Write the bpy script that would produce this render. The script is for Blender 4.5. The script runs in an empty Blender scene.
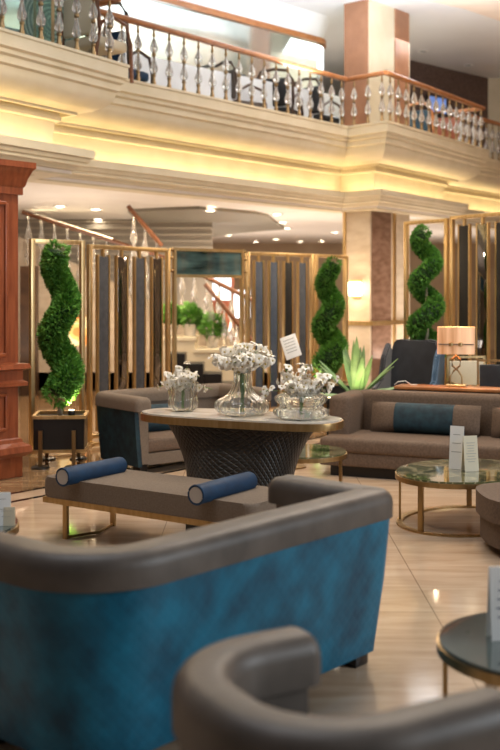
import bpy, bmesh, math, random
from mathutils import Vector, Matrix
random.seed(7)
C = bpy.context.scene.collection
PI = math.pi
FP, HY, HC = 1050.0, 292.0, 1.6           # focal length in px, horizon row, eye height

def at(px, Y, z=0.0):                      # ground position seen in column px at depth Y
    return Vector(((px-250)/FP*Y, Y, z))
def fl(px, py, z=0.0):                     # the point at height z seen at px,py
    Y = (HC-z)*FP/(py-HY)
    return Vector(((px-250)/FP*Y, Y, z))

# ------------------------------------------------------------------ materials
MATS = {}
def mat(name, col, rough=.5, metal=0, trans=0, emit=None, estr=0, sheen=0, coat=0, ior=1.45, spec=.5, alpha=1):
    m = bpy.data.materials.new(name); m.use_nodes = True
    b = m.node_tree.nodes['Principled BSDF']
    b.inputs['Base Color'].default_value = (*col, 1)
    b.inputs['Roughness'].default_value = rough
    b.inputs['Metallic'].default_value = metal
    b.inputs['Transmission Weight'].default_value = trans
    b.inputs['IOR'].default_value = ior
    b.inputs['Specular IOR Level'].default_value = spec
    b.inputs['Sheen Weight'].default_value = sheen
    b.inputs['Coat Weight'].default_value = coat
    if emit:
        b.inputs['Emission Color'].default_value = (*emit, 1)
        b.inputs['Emission Strength'].default_value = estr
    MATS[name] = m
    return m
def nd(m, t, **kw):
    n = m.node_tree.nodes.new(t)
    for k, v in kw.items():
        if k in n.inputs.keys() if isinstance(k, str) else False: n.inputs[k].default_value = v
        else: setattr(n, k, v)
    return n
def ln(m, a, ao, b, bi): m.node_tree.links.new(a.outputs[ao], b.inputs[bi])
def ramp(m, stops):
    r = m.node_tree.nodes.new('ShaderNodeValToRGB'); e = r.color_ramp.elements
    while len(e) < len(stops): e.new(.5)
    for i, (p, c) in enumerate(stops):
        e[i].position = p; e[i].color = (*c, 1)
    return r
def noisy(m, c1, c2, scale=8, stretch=(1,1,1), bump=.0, detail=6, rough_var=None, dist=0.01, rot=0):
    tc = nd(m, 'ShaderNodeTexCoord'); mp = nd(m, 'ShaderNodeMapping')
    mp.inputs['Scale'].default_value = stretch; mp.inputs['Rotation'].default_value = (0,0,rot)
    ln(m, tc, 'Object', mp, 'Vector')
    n = nd(m, 'ShaderNodeTexNoise'); n.inputs['Scale'].default_value = scale; n.inputs['Detail'].default_value = detail
    ln(m, mp, 'Vector', n, 'Vector')
    r = ramp(m, [(.32, c1), (.68, c2)]); ln(m, n, 'Fac', r, 'Fac')
    b = m.node_tree.nodes['Principled BSDF']; ln(m, r, 'Color', b, 'Base Color')
    if bump:
        bp = nd(m, 'ShaderNodeBump'); bp.inputs['Strength'].default_value = bump; bp.inputs['Distance'].default_value = dist
        ln(m, n, 'Fac', bp, 'Height'); ln(m, bp, 'Normal', b, 'Normal')
    return m

cream = noisy(mat('cream_plaster', (.69,.61,.44), .55), (.66,.58,.41), (.72,.64,.48), 3)
white_ceil = noisy(mat('white_ceiling', (.82,.82,.83), .6), (.80,.80,.81), (.84,.84,.85), 1.2)
low_ceil = noisy(mat('warm_ceiling', (.86,.81,.76), .5), (.83,.78,.73), (.88,.84,.79), 1.5)
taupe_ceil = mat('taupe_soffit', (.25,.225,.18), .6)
brass = noisy(mat('brushed_brass', (.74,.54,.27), .34, 1), (.66,.46,.21), (.82,.62,.34), 30, (1,1,.1))
abrass = noisy(mat('antique_brass', (.42,.28,.13), .36, 1), (.36,.235,.10), (.48,.33,.16), 30, (1,1,.1))
bronze = noisy(mat('dark_bronze', (.30,.20,.10), .38, 1), (.26,.17,.08), (.38,.26,.13), 25, (1,1,.1))
blackm = mat('black_lacquer', (.012,.011,.011), .3)
dark_wood = noisy(mat('dark_wood', (.05,.025,.012), .4), (.04,.02,.01), (.08,.04,.02), 6, (1,8,1))
mahog = noisy(mat('mahogany', (.30,.085,.03), .32, coat=.4), (.20,.045,.014), (.32,.085,.030), 5, (5,5,.7), detail=8)
oakrail = noisy(mat('handrail_wood', (.40,.15,.05), .35, coat=.3), (.32,.11,.035), (.47,.20,.07), 6, (1,1,6))
taupe = noisy(mat('taupe_leather', (.12,.09,.07), .48), (.055,.042,.033), (.115,.09,.072), 5, bump=.25)
taupe_f = noisy(mat('taupe_fabric', (.165,.122,.088), .85), (.14,.102,.072), (.19,.143,.105), 90, bump=.2, dist=.003)
brown_f = noisy(mat('brown_fabric', (.12,.077,.05), .8), (.098,.062,.04), (.142,.093,.062), 60, bump=.2, dist=.003)
velvet = noisy(mat('navy_velvet', (.004,.03,.10), .65), (.002,.020,.055), (.004,.036,.09), 12)
tealf = noisy(mat('teal_cushion_fabric', (.008,.03,.042), .7), (.004,.015,.024), (.010,.040,.054), 14)
greyf = mat('pale_grey_fabric', (.42,.38,.34), .8)
slat_grey = noisy(mat('charcoal_leather', (.05,.05,.055), .5), (.04,.04,.045), (.07,.07,.075), 20)
slat_blue = noisy(mat('slate_leather', (.085,.10,.13), .5), (.07,.085,.11), (.10,.115,.15), 20)
slat_black = mat('black_leather', (.014,.013,.013), .45)
mirror = mat('smoked_mirror', (.22,.22,.23), .04, 1)
glassm = mat('clear_glass', (.97,.99,.96), .02, 0, .97, ior=1.40)
greenglass = mat('green_tint_glass', (.60,.78,.70), .04, 0, .92, ior=1.2)
tealglass = noisy(mat('dark_teal_glass', (.05,.09,.09), .06, 0, 0, coat=1), (.02,.03,.03), (.12,.20,.19), 1.4, (1,1,5))
crystal = mat('crystal_baluster_glass', (.90,.87,.82), .06, 0, .78)
porcelain = mat('white_card', (.80,.78,.74), .5)
creamcard = mat('cream_card', (.66,.58,.42), .5)
navycard = mat('navy_card', (.02,.03,.09), .5)
stemg = mat('stem_green', (.12,.22,.04), .5)
petal = noisy(mat('white_petal', (.85,.80,.70), .6), (.82,.74,.62), (.90,.86,.78), 9)
petalc = mat('petal_heart', (.45,.34,.08), .6)
leaf = noisy(mat('topiary_leaf', (.08,.22,.03), .55), (.05,.18,.02), (.17,.40,.06), 14)
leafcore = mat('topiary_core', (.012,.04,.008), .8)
agave = noisy(mat('agave_leaf', (.16,.27,.10), .45), (.10,.20,.07), (.25,.37,.16), 6)
bark = mat('pale_bark', (.45,.38,.27), .7)
shade = noisy(mat('lamp_shade_cloth', (.62,.38,.22), .8, emit=(1,.50,.22), estr=.45), (.42,.17,.06), (.85,.55,.34), 11, (1,1,.06))
_b=shade.node_tree.nodes['Principled BSDF']; shade.node_tree.links.new(_b.inputs['Base Color'].links[0].from_socket,_b.inputs['Emission Color'])
glow = mat('warm_lamp_glow', (1,.9,.7), .5, emit=(1,.78,.48), estr=9)
spotglow = mat('downlight_glow', (1,.95,.85), .5, emit=(1,.86,.66), estr=28)
marble_b = noisy(mat('beige_marble', (.52,.43,.32), .2), (.54,.44,.33), (.68,.59,.47), 3, (1,1,2.5))
marble_br = noisy(mat('brown_marble', (.21,.12,.085), .22), (.16,.09,.06), (.27,.165,.12), 5, (1,1,2.5))
marble_rust = noisy(mat('rust_marble', (.36,.17,.09), .3), (.32,.15,.08), (.41,.20,.11), 4)
marble_w = noisy(mat('white_marble', (.62,.56,.49), .15), (.48,.42,.36), (.72,.67,.60), 4, (1,2.5,1))
stone_dk = mat('dark_stone', (.06,.045,.035), .3)
wallwarm = noisy(mat('warm_wall', (.40,.29,.19), .6), (.34,.24,.15), (.47,.35,.235), 1.1)
brickdk = noisy(mat('dark_brick_wall', (.12,.075,.06), .7), (.09,.055,.045), (.17,.11,.09), 14, (1,1,3))
batten = mat('pale_batten', (.55,.50,.42), .6)
cool_pane_em = mat('window_and_glint_glow', (.8,.9,1), .3, emit=(.72,.86,1), estr=1.3)
red_m = noisy(mat('red_brown_wall', (.30,.08,.03), .5), (.26,.06,.02), (.36,.11,.05), 2)

# blue quilted sofa cloth
bluevel = mat('blue_quilted_velvet', (.005,.09,.17), .40, spec=.35)
def quilt(m, c1, c2, scale, strength, dist):
    tc = nd(m,'ShaderNodeTexCoord'); b = m.node_tree.nodes['Principled BSDF']
    sep = nd(m,'ShaderNodeSeparateXYZ'); ln(m, tc,'UV', sep,'Vector')
    outs=[]
    for sg in (1,-1):
        mu = nd(m,'ShaderNodeMath', operation='MULTIPLY'); mu.inputs[1].default_value = sg
        ln(m, sep,'Y', mu, 0)
        ad = nd(m,'ShaderNodeMath', operation='ADD'); ln(m, sep,'X', ad, 0); ln(m, mu,'Value', ad, 1)
        sc = nd(m,'ShaderNodeMath', operation='MULTIPLY'); sc.inputs[1].default_value = scale; ln(m, ad,'Value', sc, 0)
        sn = nd(m,'ShaderNodeMath', operation='SINE'); ln(m, sc,'Value', sn, 0)
        ab = nd(m,'ShaderNodeMath', operation='ABSOLUTE'); ln(m, sn,'Value', ab, 0)
        outs.append(ab)
    mn = nd(m,'ShaderNodeMath', operation='MINIMUM'); ln(m, outs[0],'Value', mn, 0); ln(m, outs[1],'Value', mn, 1)
    pw = nd(m,'ShaderNodeMath', operation='POWER'); pw.inputs[1].default_value=.45; ln(m, mn,'Value', pw, 0)
    n = nd(m,'ShaderNodeTexNoise'); n.inputs['Scale'].default_value = 7; n.inputs['Detail'].default_value=7
    ln(m, tc,'Object', n,'Vector')
    r = ramp(m, [(.3,c1),(.7,c2)]); ln(m, n,'Fac', r,'Fac'); ln(m, r,'Color', b,'Base Color')
    bp = nd(m,'ShaderNodeBump'); bp.inputs['Strength'].default_value=strength; bp.inputs['Distance'].default_value=dist
    ln(m, pw,'Value', bp,'Height'); ln(m, bp,'Normal', b,'Normal')
quilt(bluevel, (.002,.05,.095), (.006,.15,.255), 62, .16, .005)
quiltdk = mat('charcoal_quilted_leather', (.03,.027,.025), .45)
quilt(quiltdk, (.024,.021,.019), (.04,.036,.033), 75, .9, .012)

# green marble with pale veins (coffee tables)
gm = mat('green_marble', (.1,.13,.06), .07, coat=1)
tc = nd(gm,'ShaderNodeTexCoord'); n1 = nd(gm,'ShaderNodeTexNoise'); n1.inputs['Scale'].default_value=3.2; n1.inputs['Detail'].default_value=8
n1.inputs['Distortion'].default_value=1.3
ln(gm,tc,'Object',n1,'Vector')
r1 = ramp(gm,[(.30,(.035,.045,.022)),(.47,(.13,.13,.055)),(.50,(.50,.44,.26)),(.53,(.10,.11,.05)),(.72,(.17,.16,.07))])
ln(gm,n1,'Fac',r1,'Fac'); ln(gm,r1,'Color',gm.node_tree.nodes['Principled BSDF'],'Base Color')

# floor : polished beige marble, streaks along X, joints, dark inlaid border and browner marble beyond
A = Vector((.637,.771,0)); N = Vector((.771,-.637,0)); CC = Vector((1.547,16.57,0))
fm = mat('polished_marble_floor', (.5,.4,.3), .09, spec=.5)
b = fm.node_tree.nodes['Principled BSDF']
tc = nd(fm,'ShaderNodeTexCoord')
mp = nd(fm,'ShaderNodeMapping'); mp.inputs['Scale'].default_value=(.8,5.0,1); ln(fm,tc,'Object',mp,'Vector')
n1 = nd(fm,'ShaderNodeTexNoise'); n1.inputs['Scale'].default_value=1.9; n1.inputs['Detail'].default_value=10; n1.inputs['Roughness'].default_value=.62; n1.inputs['Distortion'].default_value=.6
ln(fm,mp,'Vector',n1,'Vector')
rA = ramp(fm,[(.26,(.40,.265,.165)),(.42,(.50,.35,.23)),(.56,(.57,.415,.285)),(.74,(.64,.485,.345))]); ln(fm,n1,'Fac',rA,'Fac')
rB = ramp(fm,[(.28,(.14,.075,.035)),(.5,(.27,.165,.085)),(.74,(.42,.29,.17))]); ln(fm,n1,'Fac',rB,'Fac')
vm = nd(fm,'ShaderNodeVectorMath', operation='DOT_PRODUCT'); ln(fm,tc,'Object',vm,0); vm.inputs[1].default_value = tuple(N)
def mth(m, op, a, v):
    x = nd(m,'ShaderNodeMath', operation=op)
    for i, k in enumerate((a, v)):
        if isinstance(k, (int,float)): x.inputs[i].default_value = k
        else: ln(m, k[0], k[1], x, i)
    return (x,'Value')
def mixc(m, f, a, bc):
    x = nd(m,'ShaderNodeMix', data_type='RGBA'); m.node_tree.links.new(f[0].outputs[f[1]], x.inputs[0])
    for i, k in ((6,a),(7,bc)):
        if isinstance(k, tuple) and len(k)==3: x.inputs[i].default_value=(*k,1)
        else: m.node_tree.links.new(k[0].outputs[k[1]] if isinstance(k[1],str) else k[0].outputs[k[1]], x.inputs[i])
    return (x, 2)
t = (vm,'Value')
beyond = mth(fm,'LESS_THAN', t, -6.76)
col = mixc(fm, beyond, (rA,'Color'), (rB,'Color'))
for c0 in (-6.77,-6.50):
    d = mth(fm,'ABSOLUTE', mth(fm,'SUBTRACT', t, c0), 0); s = mth(fm,'LESS_THAN', d, .027)
    col = mixc(fm, s, col, (.012,.009,.008))
sp = nd(fm,'ShaderNodeSeparateXYZ'); ln(fm,tc,'Object',sp,'Vector')
for ax, off in (('X',.92),('Y',.75)):
    md = mth(fm,'PINGPONG', mth(fm,'SUBTRACT',(sp,ax),off), .75)
    s = mth(fm,'LESS_THAN', md, .004)
    s = mth(fm,'MULTIPLY', s, .55)
    col = mixc(fm, s, col, (.16,.10,.06))
fm.node_tree.links.new(col[0].outputs[2], b.inputs['Base Color'])

# ------------------------------------------------------------------ mesh helpers
class MB:
    def __init__(s): s.bm = bmesh.new(); s.uv = None
    def box(s, c, d, rz=0, bev=0, M=None):
        m = Matrix.Translation(c) @ Matrix.Rotation(rz,4,'Z')
        if M is not None: m = M @ m
        r = bmesh.ops.create_cube(s.bm, size=1, matrix=m @ Matrix.Diagonal((d[0],d[1],d[2],1)))
        if bev:
            es = {e for v in r['verts'] for e in v.link_edges}
            bmesh.ops.bevel(s.bm, geom=list(es), offset=bev, segments=3, profile=.5, affect='EDGES')
        return s
    def lathe(s, prof, c=(0,0,0), n=32, sc=(1,1), ribs=0, amp=0, M=None, rz=0, cap=True):
        rows=[]
        for r, z in prof:
            row=[]
            for i in range(n):
                a = 2*PI*i/n
                k = 1+amp*abs(math.cos(ribs*a/2)) if ribs else 1
                x, y = r*k*math.cos(a)*sc[0], r*k*math.sin(a)*sc[1]
                if rz: x, y = x*math.cos(rz)-y*math.sin(rz), x*math.sin(rz)+y*math.cos(rz)
                v = Vector((c[0]+x, c[1]+y, c[2]+z))
                if M is not None: v = M @ v
                row.append(s.bm.verts.new(v))
            rows.append(row)
        for a, b in zip(rows, rows[1:]):
            for i in range(n):
                j=(i+1)%n; s.bm.faces.new((a[i],a[j],b[j],b[i]))
        if cap:
            s.bm.faces.new(rows[0][::-1]); s.bm.faces.new(rows[-1])
        return s
    def tube(s, pts, r, n=10, closed=False, flat=1):
        pts=[Vector(p) for p in pts]; rows=[]; L=len(pts)
        rr = r if isinstance(r,(list,tuple)) else [r]*L
        up = Vector((0,0,1))
        for i,p in enumerate(pts):
            a = pts[(i-1)%L] if (closed or i>0) else p
            b = pts[(i+1)%L] if (closed or i<L-1) else p
            d=(b-a).normalized()
            u = up if abs(d.z)<.95 else Vector((1,0,0))
            x = d.cross(u).normalized(); y = x.cross(d).normalized()
            rows.append([s.bm.verts.new(p+ rr[i]*(x*math.cos(2*PI*k/n)+flat*y*math.sin(2*PI*k/n))) for k in range(n)])
        rng = range(L) if closed else range(L-1)
        for i in rng:
            a=rows[i]; b=rows[(i+1)%L]
            for k in range(n):
                j=(k+1)%n; s.bm.faces.new((a[k],a[j],b[j],b[k]))
        if not closed:
            s.bm.faces.new(rows[0][::-1]); s.bm.faces.new(rows[-1])
        return s
    def prism(s, poly, z0, z1, bev=0, seg=3):
        lo=[s.bm.verts.new((p[0],p[1],z0)) for p in poly]; hi=[s.bm.verts.new((p[0],p[1],z1)) for p in poly]
        f1=s.bm.faces.new(lo[::-1]); f2=s.bm.faces.new(hi); L=len(poly)
        for i in range(L):
            j=(i+1)%L; s.bm.faces.new((lo[i],lo[j],hi[j],hi[i]))
        if bev:
            es=[e for e in set(f1.edges)|set(f2.edges)]
            bmesh.ops.bevel(s.bm, geom=es, offset=bev, segments=seg, profile=.5, affect='EDGES')
        return s
    def sweep(s, path, prof, caps=True, uvscale=1, ends=0):
        """closed profile [(d,z)] along an open 2-D path; d>0 is to the right of travel"""
        sc_=None
        if ends:
            da=(path[0]-path[1]).normalized(); db=(path[-1]-path[-2]).normalized(); e=[k/6*PI/2 for k in range(1,7)]
            path=[path[0]+da*ends*math.sin(a) for a in e][::-1]+list(path)+[path[-1]+db*ends*math.sin(a) for a in e]
            kk=[1-(1-math.cos(a))*.55 for a in e]; sc_=kk[::-1]+[1]*(len(path)-12)+kk
            dm=(min(p[0] for p in prof)+max(p[0] for p in prof))/2; zl=min(p[1] for p in prof)
        L=len(path); rows=[]; nor=[]
        seg=[(Vector(path[i+1][:2])-Vector(path[i][:2])).normalized() for i in range(L-1)]
        sn=[Vector((d.y,-d.x)) for d in seg]; acc=[0]
        for i in range(L-1): acc.append(acc[-1]+(Vector(path[i+1][:2])-Vector(path[i][:2])).length)
        uvl = s.bm.loops.layers.uv.verify()
        plen=[0]
        for i in range(len(prof)): 
            a=prof[i]; b=prof[(i+1)%len(prof)]; plen.append(plen[-1]+math.hypot(a[0]-b[0],a[1]-b[1]))
        for i in range(L):
            if i==0: m=sn[0]
            elif i==L-1: m=sn[-1]
            else:
                m=(sn[i-1]+sn[i]).normalized(); m=m/max(.25,m.dot(sn[i]))
            pr=prof if not sc_ else [(dm+(d-dm)*sc_[i], zl+(z-zl)*(.25+.75*sc_[i])) for d,z in prof]
            rows.append([s.bm.verts.new((path[i][0]+m.x*d, path[i][1]+m.y*d, z)) for d,z in pr])
        K=len(prof)
        for i in range(L-1):
            a=rows[i]; b=rows[i+1]
            for k in range(K):
                j=(k+1)%K; f=s.bm.faces.new((a[k],b[k],b[j],a[j]))
                us=[(acc[i],plen[k]),(acc[i+1],plen[k]),(acc[i+1],plen[k+1]),(acc[i],plen[k+1])]
                for lp,u in zip(f.loops,us): lp[uvl].uv=(u[0]*uvscale,u[1]*uvscale)
        if caps:
            s.bm.faces.new(rows[0][::-1]); s.bm.faces.new(rows[-1])
        return s
    def build(s, name, m, parent=None, loc=None, rz=0, smooth=True, ang=35):
        bmesh.ops.recalc_face_normals(s.bm, faces=s.bm.faces)
        me=bpy.data.meshes.new(name); s.bm.to_mesh(me); s.bm.free()
        me.materials.append(m)
        if smooth:
            me.polygons.foreach_set('use_smooth',[True]*len(me.polygons))
            me.set_sharp_from_angle(angle=math.radians(ang))
        o=bpy.data.objects.new(name,me); C.objects.link(o)
        if parent: o.parent=parent
        if loc is not None: o.location=loc
        o.rotation_euler.z=rz
        return o
def thing(name, label, cat, loc=(0,0,0), rz=0, group=None):
    o=bpy.data.objects.new(name,None); C.objects.link(o); o.location=loc; o.rotation_euler=(0,0,rz)
    o.empty_display_size=.1
    return tag(o,label,cat,group)
def tag(o,label,cat,group=None,kind=None):
    o['label']=label; o['category']=cat
    if group: o['group']=group
    if kind: o['kind']=kind
    return o
def struct(o): o['kind']='structure'; return o
KIDS={}
def dup(o, parent=None):
    c=o.copy(); C.objects.link(c)
    if parent: c.parent=parent
    for ch in list(o.children): dup(ch,c)
    return c
def rounded(pts, rads, n=8):
    out=[]
    for i,p in enumerate(pts):
        p=Vector(p[:2]); r=rads[i] if i<len(rads) else 0
        if i in (0,len(pts)-1) or not r: out.append(p); continue
        a=(Vector(pts[i-1][:2])-p).normalized(); b=(Vector(pts[i+1][:2])-p).normalized()
        ang=a.angle(b)/2; t=r/math.tan(ang); cen=p+(a+b).normalized()*(r/math.sin(ang))
        s=p+a*t-cen; e=p+b*t-cen; tot=s.angle_signed(e)
        for k in range(n+1):
            th=-tot*k/n
            out.append(cen+Vector((s.x*math.cos(th)-s.y*math.sin(th), s.x*math.sin(th)+s.y*math.cos(th))))
    return out
def densify(path, step=.08):
    out=[path[0]]
    for a,b in zip(path,path[1:]):
        k=max(1,int((b-a).length/step))
        for i in range(1,k+1): out.append(a.lerp(b,i/k))
    return out
def offset(path, d):
    L=len(path); seg=[(path[i+1]-path[i]).normalized() for i in range(L-1)]
    sn=[Vector((q.y,-q.x)) for q in seg]; out=[]
    for i in range(L):
        if i==0: m=sn[0]
        elif i==L-1: m=sn[-1]
        else:
            m=(sn[i-1]+sn[i]).normalized(); m=m/max(.25,m.dot(sn[i]))
        out.append(path[i]+m*d)
    return out
def roundrect(d0,d1,z0,z1,r,n=4, low=False):
    """closed profile, top corners rounded (bottom too when low)"""
    p=[]
    def arc(cx,cz,a0,a1):
        for k in range(n+1):
            a=math.radians(a0+(a1-a0)*k/n); p.append((cx+r*math.cos(a),cz+r*math.sin(a)))
    if low: arc(d0+r,z0+r,270,180)
    else: p.append((d0,z0))
    arc(d0+r,z1-r,180,90); arc(d1-r,z1-r,90,0)
    if low: arc(d1-r,z0+r,0,-90)
    else: p.append((d1,z0))
    return p
def area(name, loc, size, energy, col, rot=(0,0,0), sy=None, spread=None):
    l=bpy.data.lights.new(name,'AREA'); l.energy=energy; l.color=col; l.size=size
    if sy: l.shape='RECTANGLE'; l.size_y=sy
    if spread: l.spread=spread
    o=bpy.data.objects.new(name,l); C.objects.link(o); o.location=loc; o.rotation_euler=rot; return o
def point(name, loc, energy, col, r=.05):
    l=bpy.data.lights.new(name,'POINT'); l.energy=energy; l.color=col; l.shadow_soft_size=r
    o=bpy.data.objects.new(name,l); C.objects.link(o); o.location=loc; return o
def spot(name, loc, tgt, energy, col, ang=60, r=.05):
    l=bpy.data.lights.new(name,'SPOT'); l.energy=energy; l.color=col; l.shadow_soft_size=r; l.spot_size=math.radians(ang); l.spot_blend=.6
    o=bpy.data.objects.new(name,l); C.objects.link(o); o.location=loc
    o.rotation_euler=(Vector(tgt)-Vector(loc)).to_track_quat('-Z','Y').to_euler(); return o

# ------------------------------------------------------------------ camera
cd=bpy.data.cameras.new('camera'); cam=bpy.data.objects.new('camera',cd); C.objects.link(cam)
cam.location=(0,0,HC); cam.rotation_euler=(PI/2,0,0)
cd.sensor_fit='HORIZONTAL'; cd.sensor_width=24; cd.lens=FP/500*24; cd.shift_y=-(375-HY)/500
cd.dof.use_dof=True; cd.dof.focus_distance=7.2; cd.dof.aperture_fstop=1.9
cd.clip_end=200
bpy.context.scene.camera=cam

# ------------------------------------------------------------------ setting
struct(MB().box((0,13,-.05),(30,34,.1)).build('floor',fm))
def st(s,t): return (CC+A*s+N*t).xy
ledge=[st(*q) for q in [(-12,1.48),(-5.3,.576),(-5.3,0),(0,0),(-.085,.79),(3.99,.44),(3.99,-.1),(13,-.3)]]
prof=[(-.75,4.22),(0,4.22),(0,4.19),(-.015,4.18),(-.015,4.06),(-.05,4.04),(-.05,4.0),(-.085,3.98),(-.085,3.91),(-.12,3.89)]
for k in range(1,9):
    a=k/8*PI/2; prof.append((-.12-.33*(1-math.cos(a)) , 3.89-.24*math.sin(a)))
prof+=[(-.45,3.62),(-.49,3.62),(-.49,3.72),(-.6,3.72),(-.6,3.60),(-.585,3.59),(-.585,3.55),(-.6,3.54),(-.64,3.54),(-.68,3.14),(-.40,3.14),(-.40,3.22),(-.30,3.22),(-.30,3.13),(-.33,3.12),(-.345,3.08),(-.37,3.07),(-.37,3.04),(-.43,3.03),(-.45,2.99),(-.52,2.98),(-.52,2.93),(-.80,2.93)]
struct(MB().sweep(ledge,prof).build('trim_balcony',cream,ang=25))
inn=offset(ledge,-.7)
back=[st(13,-16),st(-14,-16)]
struct(MB().prism([tuple(p) for p in inn]+[tuple(p) for p in back],3.9,4.1).build('floor_upper',marble_b,smooth=False))
back=[st(13,-16),st(-14,-16)]
inn2=offset(ledge,-.50)
struct(MB().prism([tuple(p) for p in inn2]+[tuple(p) for p in back],2.95,3.05).build('ceiling_lower',low_ceil,smooth=False))
# upper ceiling, with a peach curved rim over the right
struct(MB().box((0,24,6.5),(34,22,.2)).build('ceiling_upper',white_ceil,smooth=False))
def ce(px,py,z=2.95):
    Y=(z-HC)*FP/(HY-py); return Vector(((px-250)/FP*Y,Y))
rim_=[ce(*q,6.32) for q in [(300,-60),(395,-12),(430,0),(465,8),(500,20),(560,48)]]
struct(MB().prism([tuple(p) for p in rim_]+[(9,14),(9,10),(1,10)],6.30,6.4).build('ceiling_rim',noisy(mat('peach_plaster',(.80,.70,.60),.55),(.77,.63,.51),(.83,.69,.57),2),smooth=False))
# walls
struct(MB().box((0,29.1,1.5),(34,.2,3.0)).build('wall_back',wallwarm))
struct(MB().box((0,29.3,5.2),(34,.2,2.6)).build('wall_upper_back',cream))
struct(MB().box((-9.5,16,3),(.2,30,6)).build('wall_left',wallwarm))
struct(MB().box((9.5,20,3),(.2,24,6)).build('wall_right',wallwarm))
# taupe dropped ceiling patch
pz=2.945
def ce(px,py,z=2.95):
    Y=(z-HC)*FP/(HY-py); return Vector(((px-250)/FP*Y,Y))
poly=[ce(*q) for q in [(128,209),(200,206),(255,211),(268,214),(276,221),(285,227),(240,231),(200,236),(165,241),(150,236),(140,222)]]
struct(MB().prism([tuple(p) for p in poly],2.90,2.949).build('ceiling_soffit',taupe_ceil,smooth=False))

# ------------------------------------------------------------------ pier with marble faces (floor to upper ceiling)
pc=at(370,17.2).xy; px_=pc+A.xy*1.25; pn=pc-N.xy*.5
q=[pc,px_,px_-N.xy*.5,pn]
struct(MB().prism([tuple(p) for p in q],0,2.95).build('wall_pier_lower',marble_b,smooth=False))
struct(MB().prism([tuple(p) for p in q],4.1,6.4).build('wall_pier_upper',cream,smooth=False))
def facep(base,dirv,a,b,out,z0,z1,name,m,th=.02):
    p0=base+dirv*a; p1=base+dirv*b
    return struct(MB().prism([tuple(p0),tuple(p1),tuple(p1+out*th),tuple(p0+out*th)],z0,z1).build(name,m,smooth=False))
Ax,Nx=A.xy,N.xy
facep(pc,Ax,.04,.62,Nx,0,2.95,'trim_1',marble_br); facep(pc,-Nx,.03,.5,-Ax,4.15,6.4,'trim_2',marble_rust)
facep(pc,Ax,.75,1.2,Nx,4.15,6.4,'trim_3',marble_rust); facep(pc,-Nx,-.02,.52,-Ax,1.05,1.12,'trim_4',brass,.04)
facep(pc,Ax,-.02,1.27,Nx,1.05,1.12,'trim_5',brass,.05)
facep(pc,-Nx,.47,.52,-Ax,0,2.95,'trim_6',brass,.03)
facep(pc,Ax,.70,.76,Nx,0,2.95,'trim_7',brass,.03)
# wall sconce
sc_=pc-Nx*.25-Ax*.03
s=thing('wall_sconce','glowing crystal wall sconce on the beige marble pillar face','wall lamp',(sc_.x,sc_.y,1.46),math.atan2(A.y,A.x))
MB().box((0,0,.19),(.03,.16,.30)).build('back_plate',brass,s)
MB().box((-.09,0,.19),(.12,.30,.22),bev=.03).build('glass_shade',glow,s)
MB().box((-.07,0,.33),(.14,.26,.015)).build('top_cap',brass,s)
point('sconce_lamp',(sc_.x-.25,sc_.y-.25,1.65),14,(1,.72,.42),.1)

# ------------------------------------------------------------------ LED coves (lamps lying in the lower cornice trough)
def cove(power):
    pts=offset(ledge,-.53)
    for a,b_ in zip(pts,pts[1:]):
        mid=(a+b_)/2; L=(b_-a).length
        if (a-CC.xy).length>9.5 and (b_-CC.xy).length>9.5: continue
        area('cove_lamp',(mid.x,mid.y,3.17),L*.96,power*L,(1,.76,.40),(PI,0,math.atan2((b_-a).y,(b_-a).x)),sy=.08)
cove(3.4)

# ------------------------------------------------------------------ balustrades
def baluster_mesh():
    t=bpy.data.objects.new('baluster',None); C.objects.link(t)
    m=MB(); m.lathe([(.03,0),(.03,.05),(.022,.07),(.019,.12),(.028,.13),(.028,.15),(.007,.155),(.007,.375),(.026,.385),(.03,.40),(.026,.415),(.007,.42),(.007,.62),(.018,.63),(.02,.65),(.013,.68),(.013,.76)],n=12)
    p=m.build('baluster',bronze)
    bpy.data.objects.remove(t)
    bulb=[(.009,0),(.018,.004),(.044,.03),(.052,.065),(.046,.10),(.028,.15),(.019,.20),(.024,.222),(.009,.224)]
    MB().lathe([(r,z+.153) for r,z in bulb],n=14).build('crystal',crystal,p)
    MB().lathe([(r,z+.418) for r,z in bulb[:6]]+[(.016,.60),(.009,.615)],n=14).build('crystal',crystal,p)
    return p
bal0=baluster_mesh(); first=[True]
def balustrade(name,label,pa,pb,zb,step=.28,lead=.1,rail=.79,group=None,phase=0):
    pa=Vector(pa); pb=Vector(pb); L=(pb-pa).length; d=(pb-pa)/L
    r=thing(name,label,'balustrade',(pa.x,pa.y,zb),math.atan2(d.y,d.x),group)
    m=MB(); m.sweep([Vector((0,0)),Vector((L,0))],[(-.045,rail-.05),(-.05,rail-.02),(-.035,rail),(.035,rail),(.05,rail-.02),(.045,rail-.05),(.03,rail-.065),(-.03,rail-.065)])
    m.build('handrail',oakrail,r)
    x=lead
    while x<L-.03:
        if first[0]: o=bal0; first[0]=False; o.parent=r
        else: o=dup(bal0,r)
        o.location=(x,0,0); x+=step
    return r
rl=offset(ledge,-.10)
bl=[('crystal and brass balustrade on the left balcony bay, its handrail above the picture'),
    ('short return of crystal balustrade behind the left balcony bay'),
    ('long crystal balustrade with sloping wooden handrail between the two balcony bays'),
    ('short crystal balustrade turning the corner in front of the marble pillar'),
    ('crystal balustrade on the right balcony bay beside the marble pillar'),
    ('short return of crystal balustrade at the right end of the right bay'),
    ('farthest crystal balustrade running off behind the right balcony bay')]
for i,(a,b_) in enumerate(zip(rl,rl[1:])):
    if i==0: a=a.lerp(b_,.45)
    if i==6: b_=a.lerp(b_,.45)
    balustrade('balustrade',bl[i],a,b_,4.22,lead=.15 if i!=2 else .05)

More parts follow.
